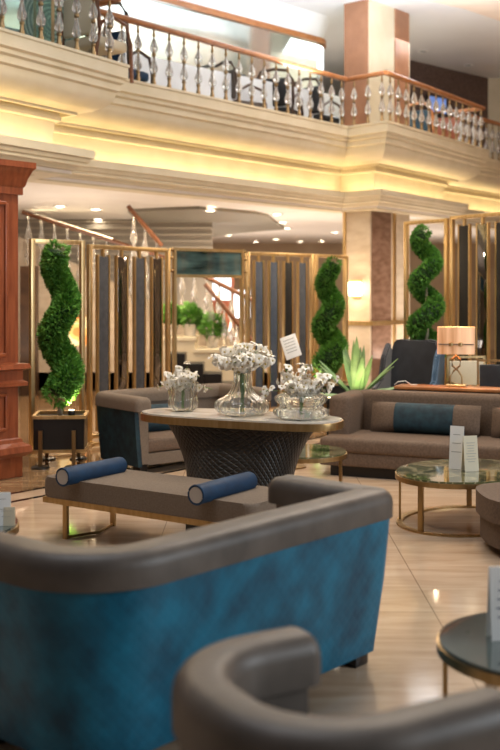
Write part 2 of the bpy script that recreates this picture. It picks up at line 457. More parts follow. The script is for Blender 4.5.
# ------------------------------------------------------------------ upper storey things
# mirrored glass wall with brown trim
gw0=fl(150,-6,0); 
def up(px,py,z):                             # a point at height z above eye level
    Y=(z-HC)*FP/(HY-py); return Vector(((px-250)/FP*Y,Y,z))
a,b_=up(170,0,6.0),up(330,42,6.0)
d=(b_-a).xy.normalized(); a2=a.xy-d*3.2
cur=rounded([a2,b_.xy,b_.xy+Vector((-d.y*.9+d.x*.3,d.x*.9+d.y*.3))],[0,.5,0])
struct(MB().sweep(cur,[(0,4.1),(0,5.95),(-.08,5.95),(-.08,4.1)]).build('window_1',noisy(mat('mirrored_glass',(.5,.55,.52),.10,.85),(.36,.45,.44),(.75,.78,.74),1.1)))
struct(MB().sweep(cur,[(.05,5.93),(.05,6.02),(-.10,6.02),(-.10,5.93)]).build('trim_8',oakrail))
struct(MB().sweep(cur,[(-.02,6.0),(.12,6.42),(-.2,6.42),(-.1,6.0)]).build('trim_9',white_ceil))
struct(MB().sweep(offset(cur,.35),[(0,4.1),(0,4.98),(-.03,4.98),(-.03,4.1)]).build('wall_glazed_parapet',mat('pale_frosted_glass',(.72,.75,.78),.25)))
# dark brick wall, right
a,b_=up(410,60,6.4).xy,up(488,78,6.4).xy
w=MB(); d=(b_-a).normalized(); n_=Vector((-d.y,d.x))
w.prism([tuple(a-d*1.2),tuple(b_),tuple(b_+n_*.3),tuple(a-d*1.2+n_*.3)],4.1,6.4); struct(w.build('wall_brick',brickdk))
w=MB(); w.prism([tuple(b_),tuple(b_+Vector((3,0))),tuple(b_+Vector((3,.2))),tuple(b_+Vector((0,.2)))],4.1,6.4); struct(w.build('wall_cream',cream))
p=a+d*.05-n_*.06
s=thing('television','dark television with a blue glow on the brown upstairs wall','television',(p.x,p.y,5.25),math.atan2(d.y,d.x))
MB().box((.75,0,.3),(.62,.06,.38),bev=.01).build('casing',blackm,s)
scr=noisy(mat('screen_picture',(.1,.2,.5),.3,emit=(.25,.4,.9),estr=.5),(.02,.03,.06),(.2,.35,.8),2)
MB().box((.75,-.034,.3),(.56,.008,.32)).build('screen',scr,s)
# smoked green glass screens near left bay
for k,(px,Y,lab) in enumerate([(24,11.9,'pale green glass panel upstairs at the far left edge of the picture'),(62,12.55,'green glass panel upstairs with a bronze edge, left of the long handrail')]):
    c=at(px,Y); s=thing('glass_screen',lab,'screen',(c.x,c.y,4.1),.25)
    MB().box((0,0,.95),(.62,.02,1.8)).build('glass_pane',greenglass,s)
    MB().box((.32,0,.95),(.035,.05,1.86)).build('post',bronze,s); MB().box((-.32,0,.95),(.035,.05,1.86)).build('post',bronze,s)
    MB().box((0,0,.03),(.7,.1,.06)).build('base_rail',bronze,s)
# chandelier mirrored in the glass, built as a ring sculpture
c=at(50,13.35); s=thing('ring_reflection','white concentric rings standing in for a chandelier mirrored in the green glass','reflection',(c.x,c.y,5.02),.80); s.scale=(.62,.7,.62)
Mx=Matrix.Rotation(PI/2,4,'X')
MB().lathe([(.72,0),(.72,.03)],n=40,M=Mx).build('backing_disc',noisy(mat('teal_grey_disc',(.2,.28,.27),.4),(.14,.2,.2),(.28,.36,.34),5),s)
for k in range(7):
    R=.12+.09*k
    MB().tube([(R*math.cos(t*PI/18),-.05,R*math.sin(t*PI/18)) for t in range(36)],.018,8,closed=True).build('ring',porcelain,s)
# upstairs chairs
stairwood=noisy(mat('stair_wood',(.18,.07,.03),.35,coat=.3),(.14,.05,.02),(.22,.09,.04),6,(1,1,6))
def up_chair(px,Y,rz,lab,m1,m2,h=1.0):
    c=at(px,Y); s=thing('lounge_chair',lab,'chair',(c.x,c.y,4.1),rz,'chairs upstairs behind the balustrade')
    for sx in (-1,1):
        pts=[(sx*.30,-.30,0),(sx*.30,-.28,.45),(sx*.31,-.2,.66),(sx*.31,.05,.72),(sx*.30,.22,.62),(sx*.29,.28,.30),(sx*.29,.36,0)]
        MB().tube(pts,.024,8).build('arm_frame',m2,s)
    MB().tube([(-.30,.24,.55),(-.31,.30,h-.15),(-.22,.33,h),(0,.34,h+.03),(.22,.33,h),(.31,.30,h-.15),(.30,.24,.55)],.026,8).build('back_frame',m2,s)
    MB().box((0,0,.42),(.54,.54,.13),bev=.04).build('seat',m1,s)
    MB().box((0,.27,.72),(.50,.08,.46),bev=.035).build('backrest',m1,s)
    return s
up_chair(96,12.5,2.5,'cream seated curved brown wooden armchair upstairs near the green glass panel',creamcard,stairwood,1.05)
up_chair(122,14.2,2.6,'navy blue upholstered armchair upstairs where the long handrail begins',velvet,dark_wood,1.3)
up_chair(240,16.6,2.2,'curved dark framed armchair upstairs left of the marble pillar, leftmost of three',taupe,dark_wood,1.05)
up_chair(280,17.2,2.8,'dark armchair upstairs, middle one of three before the marble pillar',blackm,dark_wood,1.05)
up_chair(318,17.9,2.4,'dark brown armchair upstairs closest to the marble pillar',blackm,dark_wood,1.05)
up_chair(425,20.2,2.5,'teal upholstered chair upstairs right of the marble pillar',tealf,oakrail,1.05)
up_chair(452,21.0,2.7,'orange wooden framed chair upstairs in front of the brick wall',red_m,oakrail,1.05)
# upstairs ceiling downlights
def downlight(p,z,r=.07,label='',group='',m=None,name='downlight'):
    s=thing(name,label,'ceiling light',(p.x,p.y,z),0,group)
    MB().lathe([(r*1.5,-.012),(r*1.5,0),(r,0),(r,-.012)],n=20,cap=False).build('trim_ring',porcelain,s)
    MB().lathe([(r,-.006),(r,-.004)],n=20).build('lamp_disc',m or spotglow,s)
    return s
dl0=None
G='small dark downlights in the upper white ceiling'
lens=mat('unlit_downlight',(.12,.12,.13),.3)
for i,q in enumerate([(423,51),(468,65),(283,17)]):
    p=up(q[0],q[1],6.4); 
    downlight(p,6.397,.07,['small dark downlight in the white upper ceiling just right of the pillar','small dark downlight in the white upper ceiling above the brick wall','small dark downlight in the white upper ceiling left of the pillar'][i],G,lens)
# lower ceiling lit downlights
G='lit downlights in the low ceiling'
proto=None
dpx=[(96,209),(210,207),(277,214),(283,222),(287,228),(229,235),(276,239),(177,238),(190,241),(256,243),(300,243),(322,241),(60,206),(153,242),(335,232),(98,219),(98,227),(99,236)]
for i,qx in enumerate(dpx):
    z=2.95 if 3.0<=100 else 0
    p=ce(*qx)
    if p.y>28: p=p*(28/p.y)
    zz=2.948 if i not in (1,) else 2.898
    lab='small round warm downlight glowing in the low ceiling behind the balcony'
    if proto is None: proto=downlight(p,zz,.07,lab,G); o=proto
    else:
        o=dup(proto); o.location=(p.x,p.y,zz)
# real light from those fittings: a few spots spread below the low ceiling
for (px,Y) in [(60,12.5),(120,15),(215,16),(300,18),(430,15.5),(480,13.5),(200,22),(350,24),(90,21)]:
    p=at(px,Y); area('ceiling_lamp',(p.x,p.y,2.87),.35,45,(1,.76,.50))

# ------------------------------------------------------------------ far background: stair, planting, walls
sx0,sy0=-4.2,17.0
s=bpy.data.objects.new('staircase',None); C.objects.link(s); s['kind']='structure'; s.location=(0,0,0)
nst=13
tread=MB(); ris=MB()
for k in range(nst):
    x1=.35-k*.32; z1=.30+.155*k+.05
    tread.box((x1-.16,17.9,z1),(.34,1.7,.04)); ris.box((x1-.02,17.9,z1-.09),(.03,1.66,.15))
tread.build('tread',marble_w,s); ris.build('riser',batten,s)
MB().prism([(0,0)]*0 or [(.55,17.0),(.55,17.08),(-3.9,17.08),(-3.9,17.0)],0,.3).build('plinth',marble_w,s)
m=MB(); vs=[(.5,.0),(.5,.45),(-3.75,2.5),(-3.75,0)]
lo=[m.bm.verts.new((x,17.0,z)) for x,z in vs]; hi=[m.bm.verts.new((x,17.08,z)) for x,z in vs]
m.bm.faces.new(lo); m.bm.faces.new(hi[::-1])
for i in range(4):
    j=(i+1)%4; m.bm.faces.new((lo[i],hi[i],hi[j],lo[j]))
m.build('stringer',marble_b,s)
# sloping stair handrails with white balusters
def slope_rail(name,label,p0,p1,nb,r=.035):
    p0=Vector(p0); p1=Vector(p1); base=thing(name,label,'stair railing',(p0.x,p0.y,p0.z-.9))
    l0=p0-base.location; l1=p1-base.location
    MB().tube([l0,l1],r,8).build('handrail',stairwood,base)
    prof=[(.02,0),(.02,.1),(.055,.15),(.06,.22),(.03,.33),(.018,.40),(.055,.47),(.06,.54),(.03,.66),(.016,.78),(.016,.9)]
    q0=None
    for k in range(nb):
        t=(k+.5)/nb; c=l0.lerp(l1,t)
        if q0 is None: q0=o=MB().lathe(prof,n=12).build('baluster',crystal,base)
        else: o=q0.copy(); C.objects.link(o)
        o.location=(c.x,c.y,c.z-.9)
    return base
slope_rail('stair_railing','long sloping wooden stair handrail with pale balusters behind the left screens',at(22,16.9,HC+(HY-212)/FP*16.9),at(165,16.9,HC+(HY-258)/FP*16.9),11)
slope_rail('stair_railing','dark sloping stair handrail seen below the framed smoked glass panel',at(176,16.8,HC+(HY-262)/FP*16.8),at(262,16.8,HC+(HY-305)/FP*16.8),7)
slope_rail('stair_railing','lower reddish stair handrail beneath the darker one, right of the flowers',at(205,16.0,HC+(HY-284)/FP*16.0),at(256,16.0,HC+(HY-345)/FP*16.0),4)
slope_rail('stair_railing','short steep handrail running up to the ceiling above the left slatted screen',at(128,16.0,HC+(HY-206)/FP*16.0),at(162,16.0,HC+(HY-246)/FP*16.0),3)
# LED strip under the upper stair
MB().tube([at(33,17.3,HC+(HY-215)/FP*17.3),at(112,17.3,HC+(HY-240)/FP*17.3)],.028,8).build('light_strip',glow)
tag(bpy.data.objects['light_strip'],'bright linear light strip along the stair behind the topiary','light')
# pale batten wall
w=MB(); w.box((-3.3,19.6,1.5),(5.2,.1,3.0)); struct(w.build('wall_batten',mat('grey_batten_wall',(.40,.36,.31),.6)))
w=MB()
for k in range(9): w.box((-3.3,19.53,1.95+k*.12),(5.2,.06,.03))
struct(w.build('trim_10',batten))
# brown column behind topiary, framed art
_pm=MB(); _pm.prism([(x,y) for x,y in [(-3.55,16.2),(-3.3,16.2),(-3.3,16.4),(-3.55,16.4)]],0,2.0); tag(_pm.build('post',dark_wood),'dark square post seen through the open frame behind the left topiary','post')
p=at(74,15.8); s=thing('framed_picture','orange and blue abstract picture seen right of the left topiary','picture',(p.x,p.y,.78),0)
art=mat('abstract_print',(.8,.5,.2),.5); tcx=nd(art,'ShaderNodeTexCoord'); vx=nd(art,'ShaderNodeTexVoronoi'); vx.inputs['Scale'].default_value=5
ln(art,tcx,'Object',vx,'Vector'); rr=ramp(art,[(.0,(.75,.25,.06)),(.35,(.80,.50,.16)),(.6,(.85,.72,.42)),(.85,(.25,.40,.45))]); rr.color_ramp.interpolation='CONSTANT'
ln(art,vx,'Distance',rr,'Fac'); ln(art,rr,'Color',art.node_tree.nodes['Principled BSDF'],'Base Color')
MB().box((0,0,.24),(.50,.03,.48)).build('frame',brass,s); MB().box((0,-.02,.24),(.44,.01,.42)).build('print',art,s)
MB().box((0,.05,-.39),(.05,.05,.78)).build('easel_post',dark_wood,s)
# red-brown wall and cool windows behind the stair; narrow pane imitates a glint in the mirror slats
struct(MB().box((-.85,20.2,1.2),(1.1,.15,2.4)).build('wall_red',red_m))
for i,(px,py0,py1,w_) in enumerate([(221,278,300,20),(242,290,318,16),(120,262,340,5),(120,262,340,5)][:3]):
    Y=20.0; z0=HC+(HY-py1)/FP*Y; z1=HC+(HY-py0)/FP*Y; c=at(px,Y)
    f=struct(MB().box((c.x,Y,(z0+z1)/2),(w_/FP*Y,.05,z1-z0)).build('window_%d'%(i+2),cool_pane_em))
# planter of white flowers and greenery on the stair landing
def leafblob(mb,c,R,n,size=.08,sq=1):
    for _ in range(n):
        d=Vector((random.gauss(0,1),random.gauss(0,1),random.gauss(0,1))).normalized(); p=Vector(c)+Vector((d.x*R,d.y*R,d.z*R*sq))*random.uniform(.55,1)
        u=d.cross(Vector((random.random(),random.random(),random.random()))).normalized(); w_=d.lerp(u,.5).normalized(); v=w_.cross(u).normalized()
        a=p; b1=p+w_*size*.5+v*size*.22; b2=p+w_*size*.5-v*size*.22; e=p+w_*size
        vs=[mb.bm.verts.new(k) for k in (a,b1,e,b2)]; mb.bm.faces.new(vs)
for (px,zb,R,lab) in [(171,.93,.15,'leafy green plant on the left side of the stair landing'),(190,.93,.15,'large dark leafy plant in the middle of the stair landing'),(212,.75,.17,'leafy green plant at the right side of the stair landing')]:
    Y=16.1; c=at(px,Y)
    s=thing('potted_plant',lab,'plant',(c.x,c.y,zb),0,'plants on the stair landing')
    MB().lathe([(.08,0),(.11,.18),(.10,.18),(.08,.15)],n=20).build('pot',marble_w,s)
    mb=MB(); leafblob(mb,(0,0,.18+R*.9),R,420,.11); mb.build('foliage',leaf,s)
    mb=MB(); mb.tube([(0,0,.2),(.02,0,.3+R*.8)],.02,6); mb.build('stem',bark,s)
# cream stepped block below the plants
w=MB(); 
for (x0,x1,z1) in [(165,196,.88),(196,236,.70)]:
    a=at(x0,16.0); b_=at(x1,16.0); w.box(((a.x+b_.x)/2,16.1,z1/2),(b_.x-a.x,.9,z1))
    w.box(((a.x+b_.x)/2,16.1,z1+.02),(b_.x-a.x+.04,.95,.05))
struct(w.build('wall_planter_block',cream))
w=MB()
for k,(x0,x1,z1) in enumerate([(168,186,.74),(186,204,.60),(204,222,.46),(222,240,.32)]):
    a=at(x0,14.9); b_=at(x1,14.9); w.box(((a.x+b_.x)/2,14.9,z1/2),(b_.x-a.x,.5,z1),bev=.01)
struct(w.build('wall_black_steps',blackm))

# ------------------------------------------------------------------ mahogany panelled pier, left edge
s=thing('wood_cabinet','tall polished mahogany panelled cabinet at the left edge of the picture','cabinet',(-2.01-.637*.69-.771*.30,9.10-.771*.69+.637*.30,0),math.atan2(.771,.637))
MB().box((0,0,1.42),(1.38,.6,2.5)).build('body',mahog,s)
MB().box((0,0,.10),(1.44,.66,.20),bev=.01).build('plinth',mahog,s)
def frame_mould(name,hw,hd,prof): 
    pts=[Vector(p) for p in [(-hw,hd),(-hw,-hd),(hw,-hd),(hw,hd)]]
    return MB().sweep(pts,prof).build(name,mahog,s)
frame_mould('plinth_moulding',.69,.30,[(0,.18),(0,.34),(.02,.33),(.03,.30),(.08,.27),(.09,.22),(.05,.18)])
frame_mould('waist_moulding',.69,.30,[(0,.78),(0,.99),(.07,.98),(.08,.94),(.03,.92),(.03,.84),(.06,.82),(.06,.79)])
frame_mould('crown_moulding',.69,.30,[(0,2.44),(0,2.72),(.11,2.72),(.11,2.67),(.09,2.65),(.06,2.58),(.045,2.52),(.03,2.50),(.03,2.44)])
MB().box((0,0,2.70),(1.36,.58,.04)).build('top',mahog,s)
def panel(x,z,w_,h):
    y=-.305; t=.035
    f=MB()
    f.box((x,y,z+h/2),(w_,.03,t),bev=.008); f.box((x,y,z-h/2),(w_,.03,t),bev=.008); f.box((x-w_/2,y,z),(t,.03,h),bev=.008); f.box((x+w_/2,y,z),(t,.03,h),bev=.008)
    f.box((x,y+.002,z),(w_-.12,.02,h-.12),bev=.009); return f.build('panel',mahog,s)
panel(.33,1.71,.46,1.30); panel(-.33,1.71,.46,1.30); panel(.33,.57,.46,.30); panel(-.33,.57,.46,.30)

# ------------------------------------------------------------------ brass screens
def screen(name,label,p0,p1,H,kinds=(),group=None,drop=.12,ph=None):
    p0=Vector(p0).xy; p1=Vector(p1).xy; L=(p1-p0).length; d=(p1-p0)/L
    r=thing(name,label,'room divider',(p0.x,p0.y,0),math.atan2(d.y,d.x),group)
    t=.045
    for x in (t/2,L-t/2): MB().box((x,0,H/2),(t,.05,H),bev=.004).build('post',brass,r)
    MB().box((L/2,0,H-t/2),(L-2*t,.05,t),bev=.004).build('top_rail',brass,r)
    MB().box((L/2,0,.08),(L-2*t,.05,t),bev=.004).build('bottom_rail',brass,r)
    for x in (t/2,L-t/2): MB().box((x,0,.012),(.14,.16,.024),bev=.004).build('foot',brass,r)
    n=len(kinds)
    if n:
        pitch=(L-.16)/n; w_=pitch*.66
        for i,k in enumerate(kinds):
            x=.08+pitch*(i+.5); z1=H-drop; z0=.14
            pnl=MB().box((x,0,(z0+z1)/2),(w_-.05,.03,z1-z0),bev=.004).build('slat',k,r)
            for sx in (-1,1): MB().box((x+sx*(w_/2-.012),0,(z0+z1)/2),(.022,.036,z1-z0+.03)).build('brass_edge',brass,pnl)
            MB().box((x,0,(z1+H-t)/2),(.03,.03,H-t-z1+.02)).build('hanger',brass,pnl)
    return r
HL=2.15
def tp(px,py,H): return fl(px,0,0) if 0 else at(px,(H-HC)*FP/(HY-py))
screen('screen_frame','open brass frame standing behind the left topiary, beside the mahogany cabinet',at(30,10.43),at(84,10.85),2.13)
screen('slatted_screen','brass screen of charcoal and mirror slats right of the left topiary',at(88,11.0),at(169,12.1),2.10,(slat_grey,mirror,slat_grey,mirror))
r=screen('slatted_screen','brass screen of slate blue and black slats right of the framed smoked glass panel',at(246,13.0),at(313,13.8),2.10,(slat_blue,slat_blue,slat_black,slat_blue))
screen('screen_frame','open brass frame around the middle topiary, beside the marble pillar',at(315,13.85),at(347,14.4),2.10)
HR=2.45
screen('screen_frame','open brass frame around the spiral topiary on the right',at(405,13.0),at(448,12.4),2.47)
screen('slatted_screen','tall brass screen of black and mirror slats at the right edge of the picture',at(451,12.35),at(560,10.95),2.49,(slat_black,mirror,slat_black,mirror,slat_black))
# framed smoked glass transom between the left and middle screens
a,b_=at(173,12.3).xy,at(243,12.95).xy; L=(b_-a).length; d=(b_-a)/L
r=thing('glass_transom_screen','horizontal brass framed smoked teal glass panel held between two slatted screens','room divider',(a.x,a.y,0),math.atan2(d.y,d.x))
for x in (.02,L-.02): MB().box((x,0,1.06),(.035,.05,2.12)).build('post',brass,r)
for z in (1.79,2.10): MB().box((L/2,0,z),(L-.07,.05,.035)).build('rail',brass,r)
MB().box((L/2,0,1.945),(L-.07,.02,.28)).build('glass_panel',tealglass,r)
for x in (-.02,L+.02):
    for z in (1.85,2.0,2.1): MB().lathe([(.02,-.02),(.03,0),(.02,.02)],c=(x,0,z),n=10).build('knuckle',bronze,r)

# ------------------------------------------------------------------ topiaries
def spiral_foliage(H,turns,R,r0,r1,phase,n):
    core=MB(); pts=[];rr=[]
    K=60
    for i in range(K+1):
        t=i/K; a=phase+turns*2*PI*t; k=R*(1-.35*t)
        pts.append((k*math.cos(a),k*math.sin(a),.02+H*t)); rr.append((r0+(r1-r0)*t)*(.8 if 0<i<K else .4))
    core.tube(pts,rr,10)
    vs=[];fs=[]
    for _ in range(n):
        t=random.random(); i=min(K-1,int(t*K)); f=t*K-i
        c=Vector(pts[i]).lerp(Vector(pts[i+1]),f); tan=(Vector(pts[i+1])-Vector(pts[i])).normalized()
        q=Vector((random.gauss(0,1),random.gauss(0,1),random.gauss(0,1))); q=(q-tan*q.dot(tan)).normalized()
        if i in (0,K-1): q=(q+tan*(random.random()*(1 if i else -1))).normalized()
        rad=(r0+(r1-r0)*t)
        p=c+q*rad*random.uniform(.68,.88)
        w_=(q+Vector((random.gauss(0,.35),random.gauss(0,.35),random.gauss(.15,.35)))).normalized()
        u=w_.cross(Vector((random.gauss(0,1),random.gauss(0,1),random.gauss(0,1)))).normalized()
        l=rad*random.uniform(.22,.42); wd=.0055+.02*rad
        k0=len(vs); vs+= [p-u*wd*.5,p+w_*l*.5-u*wd,p+w_*l,p+w_*l*.5+u*wd,p+u*wd*.5]; fs.append((k0,k0+1,k0+2,k0+3,k0+4))
    return core,vs,fs
def topiary(label,loc,H,turns,R,r0,r1,phase,n,box,rz,group):
    s=thing('spiral_topiary',label,'topiary',loc,rz,group)
    core,vs,fs=spiral_foliage(H,turns,R,r0,r1,phase,n)
    z0=box+.16
    me=bpy.data.meshes.new('foliage'); me.from_pydata([tuple(v) for v in vs],[],fs); me.materials.append(leaf)
    o=bpy.data.objects.new('foliage',me); C.objects.link(o); o.parent=s; o.location.z=z0
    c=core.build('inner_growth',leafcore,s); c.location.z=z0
    m=MB(); m.tube([(0,0,box-.02),(.01,0,z0+H*.35),(0,0,z0+H*.8)],[.026,.022,.012],8); m.build('trunk',bark,s)
    return s
T1=at(60,9.8)
topiary('bushy green spiral topiary with three full turns, left beside the mahogany cabinet',(T1.x,T1.y,0),1.34,2.0,.082,.142,.115,4.53,17000,.47,0,'spiral topiaries')
T2=at(329,13.2)
topiary('spiral topiary partly hidden behind the white flowers, between the slate slats and the marble pillar',(T2.x,T2.y,0),1.30,2.4,.08,.17,.11,3.4,9000,.47,0,'spiral topiaries')
T3=at(426,11.75)
topiary('slender twisting spiral topiary above the dark wing chair on the right',(T3.x,T3.y,0),1.62,3.33,.12,.125,.095,2.11,14000,.47,0,'spiral topiaries')
# planters under the topiaries
def planter(label,loc,rz,w_=.52,dp=.42,top=.47):
    s=thing('planter_box',label,'planter',loc,rz,'planter boxes under the topiaries')
    m=MB(); z0=.13
    m.prism([(-w_/2,-dp/2),(w_/2,-dp/2),(w_/2,dp/2),(-w_/2,dp/2)],z0+.02,top-.03); m.build('box',blackm,s)
    for nm,z in (('top_trim',top-.03),('bottom_trim',z0)):
        m=MB()
        m.box((0,-dp/2,z+.015),(w_+.03,.03,.03)); m.box((0,dp/2,z+.015),(w_+.03,.03,.03)); m.box((w_/2,0,z+.015),(.03,dp,.03)); m.box((-w_/2,0,z+.015),(.03,dp,.03)); m.build(nm,brass,s)
    MB().box((0,0,top-.045),(w_-.03,dp-.03,.02)).build('soil',stone_dk,s)
    for sx in (-.16,.14):
        for sy in (-dp/2-.05,dp/2+.05):
            l=MB(); l.box((sx,sy,.17),(.035,.035,.34)); l=l.build('leg',bronze,s); MB().lathe([(.085,0),(.085,.012),(.07,.02)],c=(sx,sy,0),n=20).build('foot_disc',blackm,l)
    return s
planter('black planter box with brass trim on posts, under the left topiary',(T1.x+.01,T1.y,0),.08,.46)
planter('black planter box under the middle topiary, behind the marble topped table',(T2.x,T2.y,0),.3)
planter('black planter box behind the right sofa, under the right topiary',(T3.x,T3.y,0),-.3)
# little uplights in the planters
def uplight(label,p,aim,power,col=(1,.85,.45)):
    power*=1.6; s=thing('uplight',label,'spotlight',p,0,'small uplights aimed at the plants')
    MB().lathe([(.03,0),(.035,.05),(.03,.06)],n=16).build('housing',blackm,s)
    MB().lathe([(.026,.061),(.026,.064)],n=16).build('lens',glow,s)
    spot('uplight_lamp',(p[0],p[1],p[2]+.075),aim,power,col,80,.02)
uplight('small bright uplight in the left topiary planter',(T1.x+.13,T1.y-.13,.452),(T1.x+.03,T1.y,1.0),9)
uplight('small uplight in the middle topiary planter',(T2.x-.15,T2.y-.13,.452),(T2.x,T2.y,1.1),14)
uplight('small uplight in the right topiary planter',(T3.x-.13,T3.y-.13,.452),(T3.x,T3.y,1.2),10)

# ------------------------------------------------------------------ upholstered shell seats
def shell_seat(name,label,cat,corners,rads,th,H,outer_m,rim_m,in_m,seat_m,seat_h=.42,flare=.05,rimh=.10,cush=None,group=None,foot_m=None,z0=.07,front=None,slope=0,puff=.02,hasrim=True):
    """corners: world outline of the outer face from one arm end to the other, the seat on the left hand of travel"""
    org=sum((Vector(c[:2]) for c in corners),Vector((0,0)))/len(corners)
    s=thing(name,label,cat,(org.x,org.y,0),0,group)
    pts=[Vector(c[:2])-org for c in corners]
    path=rounded(pts,rads,10)
    path=[p for i,p in enumerate(path) if i==0 or (p-path[i-1]).length>1e-4]
    path=densify(path,.1)
    # outer panel (d>0 is outward)
    op=[(-.035,z0),(-flare,z0)]
    op=[(-flare-.04,z0),(-flare,z0),(-flare*.35,z0+(H-rimh-z0)*.55),(0,H-rimh),(-.04,H-rimh)]
    MB().sweep(path,op).build('outer_panel',outer_m,s)
    MB().sweep(path,[(-th-flare*.2,z0+.02),(-flare-.041,z0+.02),(-.041,H-rimh-.001),(-th+.0,H-rimh-.001)]).build('inner_panel',in_m,s)
    rp=roundrect(-th-puff,puff*.6,H-rimh,H,min(rimh,th)*.46)
    MB().sweep(path,rp,ends=th*.4).build('padded_rim',rim_m,s)
    # arm end facings
    inner=offset(path,-th-.004)
    a,b_=inner[0],inner[-1]
    poly=[tuple(p) for p in inner[::2]]+( [] if len(inner)%2 else [tuple(inner[-1])])
    if front: 
        poly=poly+[tuple(b_+Vector(front)),tuple(a+Vector(front))]
    MB().prism(poly,z0+.01,seat_h-.13).build('seat_base',in_m,s)
    if cush:
        k=cush
        m_=(a,b_)
        MB().prism(poly,seat_h-.129,seat_h,bev=.035).build('seat_cushion',seat_m,s)
    else: MB().prism(poly,seat_h-.129,seat_h,bev=.035).build('seat_cushion',seat_m,s)
    fo=offset(path,-th*.6-flare)
    for i in (1,len(fo)//3,2*len(fo)//3,len(fo)-2):
        MB().box((fo[i].x,fo[i].y,z0/2+.005),(.09,.09,z0+.01),rz=.85,bev=.006).build('foot',foot_m or blackm,s)
    return s
# near blue loveseat : back towards us
fw=Vector((-.757,.65)); 
cR=Vector((.64,4.50)); cL=Vector((-.50,3.20))
shell_seat('loveseat','large curved loveseat in front, quilted peacock blue back under a taupe leather rim','sofa',
  [cL+fw*.78, cL, cR, cR+fw*.56],[0,.34,.10,0],.15,.76,bluevel,taupe,taupe_f,taupe_f,flare=.07,rimh=.115)
# foreground taupe barrel armchair, lower right
u=Vector((.87,.5)); v=Vector((-.5,.87))
def uv(a,b): return u*a+v*b
shell_seat('armchair','rounded taupe leather armchair in the right foreground, cut by the bottom edge','chair',
  [uv(1.50,2.42),uv(1.06,2.42),uv(1.06,1.71),uv(1.66,1.71)],[0,.31,.31,0],.115,.70,taupe,taupe,taupe,tealf,seat_h=.45,front=u*.16,flare=.06,rimh=.13,puff=.022)
# armchair behind the table, left
fwd=Vector((.62,-.785)); rt=Vector((.785,.62)); bl_=Vector((-1.50,9.75))
s2=shell_seat('loveseat','brown loveseat with dark blue side panels behind the marble topped table','sofa',
  [bl_+rt*1.55+fwd*.75, bl_+rt*1.55, bl_, bl_+fwd*.80],[0,.16,.20,0],.14,.68,tealf,taupe_f,taupe_f,brown_f,seat_h=.31,flare=.04,rimh=.12)
def bolster_cushion(label,c,L,h,rz,m1,m2=None,tilt=.25,name='cushion',th=.13,group=None):
    s=thing(name,label,'cushion',c,rz,group)
    def pillow(x0,x1,m,nm,t=th,par=s):
        mb=MB(); nx,nz=14,10; rows=[]
        top=[];
        for side in (1,-1):
            g=[]
            for i in range(nx+1):
                row=[]
                for j in range(nz+1):
                    U=i/nx; V=j/nz; X=x0+(x1-x0)*U; gx=(X+L/2)/L
                    prof=(max(0,1-abs(2*gx-1)**4)**.5)*(max(0,1-abs(2*V-1)**2.6)**.5)
                    row.append(mb.bm.verts.new((X,side*t/2*prof,h*V)))
                g.append(row)
            for i in range(nx):
                for j in range(nz): mb.bm.faces.new((g[i][j],g[i+1][j],g[i+1][j+1],g[i][j+1]))
        bmesh.ops.remove_doubles(mb.bm,verts=mb.bm.verts,dist=.0008)
        o=mb.build(nm,m,par,ang=60); o.rotation_euler.x=-tilt; return o
    if m2:
        pillow(-L/2,L/2,m1,'cover'); o=pillow(-L*.27,L*.27,m2,'centre_band',th+.012)
    else: pillow(-L/2,L/2,m1,'cover')
    return s
p=bl_+fwd*.42+rt*.52
bolster_cushion('dark teal cushion on the brown loveseat, beside its left arm',(p.x,p.y,.315),.52,.25,math.atan2(rt.y,rt.x),tealf,tilt=.3)

# right sofa: long, brown
d=Vector((.92,-.39)).normalized(); bk=Vector((.39,.92)).normalized(); f0=Vector((.60,9.14)); Ls=3.0
org=f0
s=thing('sofa','long brown fabric sofa with banded cushions against the right brass screens','sofa',(org.x,org.y,0),math.atan2(d.y,d.x))
MB().box((Ls/2,.45,.055),(Ls-.16,.74,.11)).build('plinth',blackm,s)
MB().box((Ls/2,.45,.155),(Ls,.88,.12),bev=.015).build('base',brown_f,s)
for k,(x0,x1) in enumerate([(.0,1.25),(1.25,2.5),(2.5,3.0)]):
    lo=.0; MB().box(((x0+x1)/2,.32,.275),((x1-x0)-.008,.66,.13),bev=.035).build('seat_cushion',brown_f,s)
for x0,x1 in [(.0,1.5),(1.5,3.0)]:
    MB().box(((x0+x1)/2+.06 if x0==0 else (x0+x1)/2,.78,.43),((x1-x0)-.008-(.12 if x0==0 else 0),.20,.52),bev=.05).build('backrest',brown_f,s)
MB().box((.10,.56,.43),(.20,.64,.50),bev=.05).build('armrest',brown_f,s)
def loc(o_,dd,bb,x,y): q=o_+dd*x+bb*y; return q
q=loc(f0,d,bk,.80,.52); bolster_cushion('long brown cushion with a dark teal band on the sofa, nearest its left arm',(q.x,q.y,.345),.98,.27,math.atan2(d.y,d.x),brown_f,tealf,tilt=.28,th=.15)
q=loc(f0,d,bk,1.88,.52); bolster_cushion('long brown cushion with a teal band on the sofa, cut by the right picture edge',(q.x,q.y,.345),.98,.27,math.atan2(d.y,d.x),brown_f,tealf,tilt=.28,th=.15)

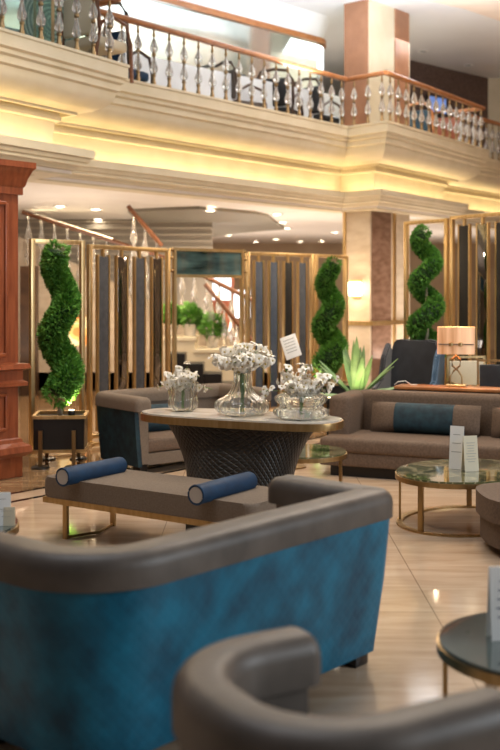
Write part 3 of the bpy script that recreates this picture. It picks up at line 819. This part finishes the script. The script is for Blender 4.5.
# ------------------------------------------------------------------ bench and bolsters
d=Vector((.83,-.557)).normalized(); pb=Vector((.557,.83)).normalized(); c0=Vector((-1.36,6.88))
s=thing('bench','long upholstered brown bench on a brass frame, in front of the marble topped table','bench',(c0.x,c0.y,0),math.atan2(d.y,d.x))
Lb,Wb=1.66,.52
seat=MB(); seat.prism([tuple(p) for p in rounded([Vector(q) for q in [(.5,0),(Lb,0),(Lb,Wb),(0,Wb),(0,0),(.5001,0)]],[0,.07,.07,.04,.04,0],6)][:-1],.262,.392,bev=.022); seat.build('seat',taupe_f,s)
fr=MB(); fr.box((Lb/2,.015,.242),(Lb,.025,.036)); fr.box((Lb/2,Wb-.015,.242),(Lb,.025,.036)); fr.box((.013,Wb/2,.242),(.025,Wb-.05,.036)); fr.box((Lb-.013,Wb/2,.242),(.025,Wb-.05,.036)); fr.build('frame',abrass,s)
MB().box((Lb/2,Wb/2,.25),(Lb-.06,Wb-.06,.022)).build('seat_board',dark_wood,s)
for x,y in [(.18,.03),(.18,Wb-.03),(Lb-.22,.03),(Lb-.22,Wb-.03)]:
    MB().box((x,y,.113),(.035,.022,.226)).build('leg',abrass,s)
for x in (.18,Lb-.22): MB().tube([(x,.03,.012),(x+.08,Wb/2,.012),(x,Wb-.03,.012)],.01,6).build('floor_bar',abrass,s)
MB().prism([tuple(Vector((Lb-.62,Wb*.35))),(Lb-.1,Wb*.35),(Lb-.1,Wb*.75),(Lb-.62,Wb*.75)],0,.22).build('support_block',blackm,s)
def bench_bolster(label,x,L=.56):
    q=c0+d*x-pb*.11; s=thing('bolster',label,'cushion',(q.x,q.y,.374),math.atan2(d.y,d.x),'blue velvet bolsters on the bench')
    M=Matrix.Rotation(-PI/2,4,'X'); r=.058
    MB().lathe([(r*.6,0),(r*.93,.004),(r,.02),(r*1.01,L/2),(r,L-.02),(r*.93,L-.004),(r*.6,L)],c=(0,-r,0),n=28,M=M).build('cover',velvet,s)
    MB().lathe([(r*.80,-.006),(r*.82,.006)],c=(0,-r,0),n=28,M=M).build('end_cap',greyf,s)
    MB().tube([((r*.93)*math.cos(a*PI/14),-.002,r+(r*.93)*math.sin(a*PI/14)) for a in range(28)],.007,8,closed=True).build('piping',velvet,s)
bench_bolster('blue velvet bolster with a grey end on the left end of the bench',.29)
bench_bolster('blue velvet bolster with a grey end on the right half of the bench',1.34)

# ------------------------------------------------------------------ marble topped table
d=Vector((1.38,-.65)).normalized(); ang=math.atan2(d.y,d.x); tc_=Vector((-.075,7.26))
tb=thing('console_table','oval marble topped table with brass edge and flared quilted dark pedestal','table',(tc_.x,tc_.y,0),ang)
def stadium(L,W,n=14):
    r=W/2; out=[]
    for k in range(n+1):
        a=-PI/2+PI*k/n; out.append((L/2-r+r*math.cos(a),r*math.sin(a)))
    for k in range(n+1):
        a=PI/2+PI*k/n; out.append((-L/2+r+r*math.cos(a),r*math.sin(a)))
    return out
def sup(L,W,n=40,e=3.2):
    o=[]
    for i in range(n):
        a=2*PI*i/n; c_,s_=math.cos(a),math.sin(a)
        o.append((L/2*abs(c_)**(2/e)*(1 if c_>=0 else -1),W/2*abs(s_)**(2/e)*(1 if s_>=0 else -1)))
    return o
MB().prism(sup(1.47,.54,56,2.9),.742,.752).build('marble_top',marble_w,tb,smooth=False)
m=MB(); m.prism(sup(1.49,.56,56,2.9),.692,.742,bev=.004); m.build('brass_edge',abrass,tb)
# pedestal: quilted, flared
m=MB(); uvl=m.bm.loops.layers.uv.verify(); rows=[];K=64;prof_=[]
for j in range(17):
    t=j/16; z=.03+t*.655
    k=.64+.36*(t**2.6)+.10*(1-t)**3
    prof_.append((z,k))
for z,k in prof_:
    rows.append([m.bm.verts.new((x*k,y*(.75+.25*k),z)) for x,y in sup(1.12,.36,K,2.6)])
for j in range(16):
    for i in range(K):
        f=m.bm.faces.new((rows[j][i],rows[j][(i+1)%K],rows[j+1][(i+1)%K],rows[j+1][i]))
        per=2.4/K
        for lp,(a_,b1) in zip(f.loops,[(i,j),(i+1,j),(i+1,j+1),(i,j+1)]): lp[uvl].uv=(a_*per,prof_[b1][0])
m.bm.faces.new(rows[0][::-1]); m.bm.faces.new(rows[-1]); m.build('pedestal',quiltdk,tb,ang=60)
m=MB(); m.prism(sup(.92,.36,40,2.6),0,.035); m.build('foot_plinth',abrass,tb)
TZ=.752
# vases and bouquets
def vase(label,p,prof,ribs,amp,n=96,wall=.012):
    s=tag_obj=None
    inner=[(max(.004,r-wall),z+(.012 if i==0 else 0)) for i,(r,z) in enumerate(prof)]
    m=MB(); full=prof+[(r,z) for r,z in inner[::-1]]
    m.lathe(full,n=n,ribs=ribs,amp=amp)
    o=m.build('glass_vase',glassm,None,(p[0],p[1],p[2]),ang=70)
    tag(o,label,'vase',None); return o
def tpx(px,t=0): # a spot on the table axis seen in column px, t across
    for k in range(-400,401):
        q=tc_+d*(k/500)+Vector((-d.y,d.x))*t
        if (q.x/q.y*FP+250)>=px: return q
v1=tpx(183,.03); v2=tpx(242,0); v3=tpx(301,-.02)
def smooth_prof(keys,n=5):
    out=[]
    for i in range(len(keys)-1):
        p0=keys[max(0,i-1)];p1=keys[i];p2=keys[i+1];p3=keys[min(len(keys)-1,i+2)]
        for k in range(n):
            t=k/n
            out.append(tuple(.5*((2*p1[j])+(-p0[j]+p2[j])*t+(2*p0[j]-5*p1[j]+4*p2[j]-p3[j])*t*t+(-p0[j]+3*p1[j]-3*p2[j]+p3[j])*t**3) for j in (0,1)))
    out.append(keys[-1]); return out
vase('squat textured cut glass vase at the left end of the marble table',(v1.x,v1.y,TZ),smooth_prof([(.06,0),(.088,.02),(.10,.06),(.092,.10),(.098,.15),(.104,.19),(.10,.205)]),14,.10)
vase('tall necked ribbed glass vase with a wide bulbous base, in the middle of the table',(v2.x,v2.y,TZ),smooth_prof([(.09,0),(.16,.02),(.182,.06),(.165,.10),(.10,.14),(.065,.20),(.055,.27),(.062,.34),(.072,.37)]),16,.06)
vase('low double bulged cut glass vase at the right end of the marble table',(v3.x,v3.y,TZ),smooth_prof([(.12,0),(.168,.025),(.172,.06),(.13,.085),(.158,.115),(.165,.145),(.12,.17),(.085,.18)]),18,.08)
# blossom
def blossom_mesh():
    mb=MB()
    for k in range(6):
        a=k*PI/3+.2; R_=Matrix.Rotation(a,4,'Z')
        L=.030 if k%2 else .036; W=.0125
        pts=[(0,0,0),(L*.35,-W*.7,.008),(L*.75,-W,.009),(L,0,.002),(L*.75,W,.009),(L*.35,W*.7,.008),(L*.55,0,.014)]
        vs=[mb.bm.verts.new(R_@Vector(p)) for p in pts]
        for i,j in ((0,1),(1,2),(2,3),(3,4),(4,5),(5,0)): mb.bm.faces.new((vs[i],vs[j],vs[6]))
    return mb
bpro=blossom_mesh().build('blossom',petal,None,ang=80)
heart=MB().lathe([(.003,.006),(.006,.012),(.003,.019)],n=8).build('flower_heart',petalc,bpro)
used=[False]
def put_blossom(par,p,dirv,sc):
    if not used[0]: o=bpro; used[0]=True; o.parent=par
    else: o=dup(bpro,par)
    o.location=p; o.rotation_euler=Vector(dirv).to_track_quat('Z','Y').to_euler(); o.scale=(sc,sc,sc)
def bouquet(label,p,spr,zneck,nb,sc=1.0,leaves=5,low=.02):
    s=thing('bouquet',label,'flowers',p)
    for (ax,az,L,cnt) in spr:       # sprays: angle, elevation, length
        dirv=Vector((math.cos(ax)*math.cos(az),math.sin(ax)*math.cos(az),math.sin(az)))
        base=Vector((random.uniform(-.012,.012),random.uniform(-.012,.012),low)); nk=Vector((dirv.x*.02,dirv.y*.02,zneck))
        pts=[base,base.lerp(nk,.5),nk]
        for k in range(1,7):
            t=k/6; pts.append(nk+dirv*L*t+Vector((0,0,-.05*t*t*L/.2*(.4 if az>1 else 1))))
        MB().tube(pts,.0028,6).build('stem',stemg,s)
        cnt=int(cnt*2.1)
        for k in range(cnt):
            t=(k+.6)/cnt; seg=2+t*6; i=min(len(pts)-2,int(seg)); q=Vector(pts[i]).lerp(Vector(pts[i+1]),seg-i)
            o_=Vector((random.gauss(0,1),random.gauss(0,1)-.5,random.gauss(0,1)+.2)).normalized()
            put_blossom(s,q+o_*.028*sc,o_,sc*random.uniform(.65,1.1))
    for k in range(leaves):
        a=random.uniform(0,2*PI); dv=Vector((math.cos(a),math.sin(a),random.uniform(-.1,.5))).normalized(); b0=Vector((0,0,zneck))
        sd=dv.cross(Vector((0,0,1))).normalized(); mb=MB(); Lf=random.uniform(.06,.12)*sc; 
        vs=[mb.bm.verts.new(b0+q) for q in (dv*.02,dv*Lf*.5+sd*.014,dv*Lf,dv*Lf*.5-sd*.014)]; mb.bm.faces.new(vs)
        mb.build('leaf',stemg,s)
    return s
spr=[(2.9,.75,.15,7),(2.2,1.1,.15,6),(1.2,1.2,.17,6),(.3,.8,.15,6),(-.6,.9,.13,6),(-1.6,1.0,.12,6),(-2.6,.6,.13,6),(0.0,.15,.19,2),(3.1,.25,.16,4)]
bouquet('loose white orchid blossoms with green tips in the squat glass vase',(v1.x,v1.y,TZ+.004),spr,.17,0,.95)
spr=[(3.0,.45,.21,10),(2.5,.8,.21,9),(1.8,1.1,.18,8),(1.0,1.0,.21,8),(.45,.65,.24,10),(-.1,.45,.20,10),(-.7,.6,.19,9),(-1.3,.6,.16,9),(-1.9,.5,.17,9),(-2.5,.4,.20,9),(-1.6,1.2,.13,7),(.1,.95,.22,7)]
bouquet('full round bunch of white orchid blossoms in the tall ribbed vase',(v2.x,v2.y,TZ+.004),spr,.33,0,1.15,8)
spr=[(2.9,1.1,.22,9),(2.6,.8,.19,8),(1.6,1.2,.22,9),(.3,.95,.22,9),(-1.2,1.2,.24,9),(.1,.5,.22,7),(-.5,.8,.17,8),(-1.5,.8,.12,6),(-2.4,.8,.14,6),(0.0,.75,.28,5),(3.14,.35,.28,3)]
bouquet('airy white orchid blossoms with long green sprigs in the low double bulged vase',(v3.x,v3.y,TZ+.004),spr,.15,0,1.05,6)

# sign stand behind the table
p=at(291,9.6); s=thing('sign_stand','thin sign stand with a tilted white board behind the right hand vase','sign',(p.x,p.y,0),-.15)
MB().lathe([(.14,0),(.14,.012),(.02,.02)],n=24).build('base',bronze,s); MB().tube([(0,0,.015),(0,0,1.03)],.008,8).build('pole',bronze,s)
Mt=Matrix.Translation((0,-.02,1.10))@Matrix.Rotation(-.36,4,'Y')@Matrix.Rotation(-.35,4,'X')
MB().box((0,0,0),(.15,.012,.22),bev=.004,M=Mt).build('board',porcelain,s)
m=MB()
for k in range(5): m.box((0,-.0068,.07-.03*k),(.10,.001,.006),M=Mt)
m.build('text_lines',mat('grey_print',(.35,.33,.30),.6),s)

# ------------------------------------------------------------------ round coffee tables
def coffee(name,label,c,a_,b1,rz,H,top_m,rim=.045,n=56,legs=((-.62,),),group=None,ringbase=True):
    s=thing(name,label,'table',(c[0],c[1],0),rz,group)
    el=lambda k,o=0:[((a_+o)*k*math.cos(2*PI*i/n),(b1+o)*k*math.sin(2*PI*i/n)) for i in range(n)]
    MB().prism(el(1,-.008),H-.012,H).build('table_top',top_m,s)
    m=MB(); m.prism(el(1),H-rim,H-.012,bev=.002); m.build('rim',abrass,s)
    for ang_ in legs:
        x,y=(a_-.03)*math.cos(ang_),(b1-.03)*math.sin(ang_)
        MB().box((x,y,(H-rim)/2+.005),(.038,.016,H-rim-.01),rz=ang_+PI/2).build('leg',abrass,s)
    if ringbase:
        m=MB(); p_=[Vector(q) for q in el(1,-.03)]; p_.append(p_[0])
        m.sweep(p_,[(-.022,0),(.022,0),(.022,.014),(-.022,.014)],caps=False); m.build('ring_base',abrass,s)
    return s
coffee('coffee_table','round green marble coffee table with brass ring base and two menu cards',(1.50,7.33),.55,.44,PI/4,.36,gm,legs=(PI*1.0,PI*.70,PI*1.66,PI*.2,))
coffee('side_table','green marble side table with brass rim, seen between the pedestal and the sofa',(.40,8.22),.36,.36,0,.36,gm,legs=(-.45,PI*.6,PI*1.2),ringbase=True)
blackglass=noisy(mat('grey_green_glass_top',(.05,.07,.065),.05,coat=1),(.035,.05,.045),(.09,.12,.11),3)
coffee('coffee_table','glossy grey coffee table with bronze rim at the right edge, beside the foreground armchair',(1.01,3.60),.365,.365,0,.40,blackglass,legs=(PI*.93,PI*1.25,PI*.3,-.3))
coffee('coffee_table','glass coffee table just peeking in at the left edge, behind the blue loveseat',(-1.60,5.42),.40,.40,0,.40,blackglass,legs=(.3,PI*.75,PI*1.4))
# menu cards
def menu(label,p,h,w_,rz,m_,lines,spread=.35,band=None,lin=None):
    s=thing('menu_card',label,'menu',p,rz,'menu cards on the coffee tables')
    for sg,nm in ((1,'front_leaf'),(-1,'back_leaf')):
        M=Matrix.Rotation(sg*.12,4,'X') 
        y=-sg*.5*h*math.tan(.12)*0-sg*h*math.sin(.12)
        o=MB().box((0,0,h/2*1.0),(w_,.003,h),M=Matrix.Translation((0,-sg*h*math.sin(.12),0))@Matrix.Rotation(-sg*.12,4,'X')).build(nm,m_ if sg>0 else (band or m_),s)
        if sg>0 and lines:
            m=MB(); Mx=Matrix.Translation((0,-h*math.sin(.12),0))@Matrix.Rotation(-.12,4,'X')
            for k in range(lines): m.box((0,-.0022,h*(.80-.6*k/lines)),(w_*random.uniform(.45,.75),.001,h*.015),M=Mx)
            m.build('print',lin or MATS['grey_print'],o)
q=fl(463,471,.36); menu('taller white menu card with a navy side on the green marble coffee table',(q.x-.02,q.y+.10,.361),.30,.10,-.5,porcelain,3,band=navycard)
q=fl(470,471,.36); menu('shorter cream menu card in front on the green marble coffee table',(q.x,q.y-.0,.361),.245,.105,.25,creamcard,8)
q=fl(510,640,.40); menu('white menu card on the grey coffee table at the right edge',(q.x,q.y+.02,.401),.25,.14,.1,porcelain,5,lin=navycard)
q=fl(-1,528,.40); menu('white menu card on the glass table at the left edge, the taller one',(q.x,q.y+.06,.401),.17,.09,.1,porcelain,2)
q=fl(8,524,.40); menu('cream menu card on the glass table at the left edge, the shorter one',(q.x,q.y-.04,.401),.095,.09,0,creamcard,2)

# ottoman at the right edge
q=fl(549,563); s=thing('ottoman','brown rounded ottoman cut by the right edge, below the green marble table','ottoman',(q.x+.03,q.y+.32,0),.0)
R=.37; rp=[(x,y) for x,y in sup(2*R,2*R,48,3.0)]
m=MB(); m.prism([(x*.93,y*.93) for x,y in rp],.06,.22); m.build('base',brown_f,s)
m=MB(); m.prism(rp,.215,.352,bev=.06,seg=5); m.build('seat_cushion',brown_f,s)
for sx,sy in ((-1,-1),(1,-1),(1,1),(-1,1)): MB().lathe([(.035,0),(.04,.065)],c=(sx*R*.66,sy*R*.66,0),n=14).build('foot',blackm,s)

# ------------------------------------------------------------------ behind the right sofa: agave, wing chair, lamp console
p=at(357,10.45)
s=thing('potted_agave','spiky agave plant, pale green leaves lit from below, behind the left end of the sofa','plant',(p.x,p.y,0))
MB().lathe([(.16,0),(.22,.52),(.24,.56),(.21,.56),(.19,.50)],n=28).build('pot',stone_dk,s)
for k in range(17):
    a=k*2.4; el_=[.35,.75,1.1,1.35][k%4]+random.uniform(-.1,.1); L=random.uniform(.48,.62)*(1 if el_>.5 else .9)
    dv=Vector((math.cos(a)*math.cos(el_),math.sin(a)*math.cos(el_),math.sin(el_))); sd=Vector((-math.sin(a),math.cos(a),0)); nn=dv.cross(sd)
    mb=MB(); rows=[]
    for j in range(9):
        t=j/8; w_=.042*(math.sin(PI*min(1,.25+t*.75))**.8)*(1 if t<1 else 0)+.001
        c_=Vector((0,0,.54))+dv*(.03+L*t)-Vector((0,0,.10*t*t*(1.2-el_*.8)))
        rows.append([mb.bm.verts.new(c_-sd*w_-nn*w_*.4),mb.bm.verts.new(c_+nn*.004),mb.bm.verts.new(c_+sd*w_-nn*w_*.4),mb.bm.verts.new(c_-nn*.006)])
    for j in range(8):
        for i in range(4): mb.bm.faces.new((rows[j][i],rows[j][(i+1)%4],rows[j+1][(i+1)%4],rows[j+1][i]))
    mb.build('leaf',agave,s,ang=50)
uplight('bright little uplight at the foot of the agave',(p.x-.30,p.y-.12,.50),(p.x+.05,p.y,1.0),3)
MB().lathe([(.06,0),(.06,.02),(.012,.03),(.012,.5)],c=(0,0,0),n=12).build('uplight_stand',blackm,None,(p.x-.30,p.y-.12,0)); tag(bpy.data.objects['uplight_stand'],'thin black stand carrying the uplight left of the agave','stand')
spot('agave_lamp',(p.x-.05,p.y-.32,.64),(p.x,p.y,.95),8,(1,.9,.5),100,.03)
# wing chair
def wing(label,p,rz):
    s=thing('wing_chair',label,'chair',p,rz); s.scale=(.78,.85,1)
    # back outline
    m=MB(); poly_=[(-.33,0),(-.36,.35),(-.34,.62),(-.30,.72),(-.18,.735),(0,.70),(.18,.735),(.30,.72),(.34,.62),(.36,.35),(.33,0)]
    lo=[m.bm.verts.new((x,.30+.12*z,.36+z)) for x,z in poly_]; hi=[m.bm.verts.new((x,.40+.12*z,.36+z)) for x,z in poly_]
    m.bm.faces.new(lo); m.bm.faces.new(hi[::-1])
    for i in range(len(poly_)):
        j=(i+1)%len(poly_); m.bm.faces.new((lo[i],hi[i],hi[j],lo[j]))
    bmesh.ops.bevel(m.bm,geom=[e for e in m.bm.edges],offset=.02,segments=2,affect='EDGES'); m.build('backrest',blackm2,s)
    for sx in (-1,1):
        m=MB(); pr=[(.38,.36),(.42,.95),(.34,1.06),(.14,.92),(.06,.66),(-.24,.60),(-.28,.36)]
        lo=[m.bm.verts.new((sx*.33,y,z)) for y,z in pr]; hi=[m.bm.verts.new((sx*.41,y,z)) for y,z in pr]
        m.bm.faces.new(lo); m.bm.faces.new(hi[::-1])
        for i in range(len(pr)):
            j=(i+1)%len(pr); m.bm.faces.new((lo[i],hi[i],hi[j],lo[j]))
        bmesh.ops.bevel(m.bm,geom=[e for e in m.bm.edges],offset=.018,segments=2,affect='EDGES'); w_=m.build('wing',blackm2 if sx<0 else bluewing,s)
        if sx>0: w_['label']='blue outer side'
    MB().box((0,.05,.38),(.66,.62,.16),bev=.05).build('seat',blackm2,s)
    for sx in (-1,1):
        for sy in (-.2,.32): MB().lathe([(.018,0),(.026,.31)],c=(sx*.28,sy,0),n=12).build('leg',dark_wood,s)
    return s
blackm2=noisy(mat('black_velvet',(.014,.014,.018),.6,sheen=.4),(.010,.010,.013),(.022,.022,.028),8)
bluewing=noisy(mat('steel_blue_leather',(.05,.10,.17),.45),(.035,.08,.14),(.07,.13,.21),8)
p=at(406,10.95); wing('dark wing chair with a blue outer side behind the sofa, left of the table lamp',(p.x,p.y,0),-.45)
# console with lamp behind the sofa
f1=f0+bk*.97; dq=Vector((.92,-.39)).normalized()
q=f1+dq*.40; s=thing('sofa_table','narrow wooden console behind the right sofa, carrying the table lamp','table',(q.x,q.y,0),math.atan2(dq.y,dq.x))
MB().box((1.0,.16,.700),(2.0,.28,.03),bev=.006).build('table_top',oakrail,s)
MB().box((1.0,.16,.655),(1.94,.24,.06)).build('apron',dark_wood,s)
for x,y in ((.05,.05),(1.95,.05),(1.95,.27),(.05,.27)): MB().box((x,y,.312),(.04,.04,.625)).build('leg',dark_wood,s)
q2=q+dq*.56+bk*.16
s=thing('table_lamp','table lamp with a square marbled orange shade on a looped brass base, behind the sofa','lamp',(q2.x,q2.y,.716),math.atan2(dq.y,dq.x)+.2); s.scale=(1,1,.93)
MB().box((0,0,.012),(.18,.12,.022),bev=.004).build('base',brass,s)
for sg in (-1,1):
    MB().tube([(sg*.055,0,.02),(sg*.055,0,.10),(sg*.02,0,.16),(-sg*.035,0,.21),(-sg*.04,0,.27),(0,0,.31)],.009,8).build('looped_rod',bronze,s)
MB().tube([(0,0,.30),(0,0,.42)],.008,8).build('pole',brass,s)
m=MB(); p_=[Vector(x) for x in [(-.165,-.09),(.165,-.09),(.165,.09),(-.165,.09),(-.165,-.09)]]
m.sweep(p_,[(0,.33),(.006,.33),(.006,.60),(0,.60)],caps=False); m.build('lamp_shade',shade,s)
MB().tube([(-.16,-.1,.43),(.16,-.1,.43)],.006,6).build('shade_band',dark_wood,s)
for x in (-.045,.04): MB().lathe([(.004,-.022),(.02,-.015),(.02,.015),(.004,.022)],c=(x,-.106,.43),n=12).build('shade_stud',brass,s)
point('table_lamp_bulb',(q2.x,q2.y,.716+.46),7,(1,.62,.32),.03)
MB().tube([(-.0,0,.0),(.03,-.02,.03),(.10,-.03,.04),(.16,0,.0),(.22,.03,.0)],.004,6).build('cable',porcelain,None,(q.x+.02,q.y+.06,.722)); tag(bpy.data.objects['cable'],'thin white looped cable on the console behind the sofa','cable')
# brass bar chairs behind
def bar_chair(label,px,Y,rz,m_):
    p=at(px,Y); s=thing('dining_chair',label,'chair',(p.x,p.y,0),rz,'brass framed chairs beyond the lamp')
    for sx in (-1,1):
        MB().box((sx*.2,.2,.46),(.022,.022,.92)).build('rear_leg',brass,s); MB().box((sx*.2,-.2,.23),(.022,.022,.46)).build('leg',brass,s)
        MB().box((sx*.2,0,.65),(.022,.42,.02)).build('armrest',brass,s); MB().box((sx*.2,-.2,.56),(.022,.022,.2)).build('arm_post',brass,s)
    MB().box((0,.2,.91),(.42,.022,.022)).build('top_rail',brass,s)
    MB().box((0,0,.47),(.42,.42,.08),bev=.02).build('seat',m_,s); MB().box((0,.195,.74),(.37,.035,.26),bev=.012).build('backrest',m_,s)
bar_chair('brass framed chair with a cream seat beyond the sofa, behind the lamp',472,10.95,.1,creamcard)
bar_chair('brass framed dark chair at the far right edge beyond the sofa',499,10.35,-.2,blackm2)

# ------------------------------------------------------------------ light
w=bpy.data.worlds.new('world'); bpy.context.scene.world=w; w.use_nodes=True
bg=w.node_tree.nodes['Background']; bg.inputs['Color'].default_value=(.92,.93,1,1); bg.inputs['Strength'].default_value=.11
area('skylight_lamp',(-1.5,5.0,8.6),5,300,(.94,.96,1),(0,0,0))
area('atrium_lamp',(2.5,10.5,6.2),2.2,110,(1,.93,.84),(math.radians(-14),0,0))
for (x,y,e) in [(-3,14.5,60),(0.3,18.5,90),(3.2,18.0,60),(-1.0,23,90),(4,24,70)]:
    area('floor_bounce_fill',(x,y,.5),2.2,e,(1,.86,.72),(PI,0,0))  # added upward fill imitating floor bounce, brightens the low ceiling
spot('table_fill_spot',(-.9,4.6,4.6),(-.05,7.3,.9),190,(1,.93,.82),34,.25)  # added spot without a fitting, brightens the flowers and table
area('upper_wash_lamp',(1,19,5.9),5,170,(.95,.97,1),(0,0,0),sy=2.5)
area('upper_uplight_lamp',(2.5,14.5,4.9),4,330,(.88,.94,1),(PI,0,0),sy=3)
area('window_lamp',(8.5,2.0,3.6),4,460,(.86,.94,1),(math.radians(65),0,math.radians(78)),sy=3)
area('lobby_lamp',(-1.5,9.0,4.3),1.2,60,(1,.78,.52),(0,0,0))
area('lobby_lamp',(1.6,8.5,4.3),1.2,60,(1,.78,.52),(0,0,0))
sc=bpy.context.scene
sc.view_settings.view_transform='Standard'; sc.view_settings.look='None'; sc.view_settings.gamma=1; sc.view_settings.use_curve_mapping=False
sc.view_settings.exposure=0.15
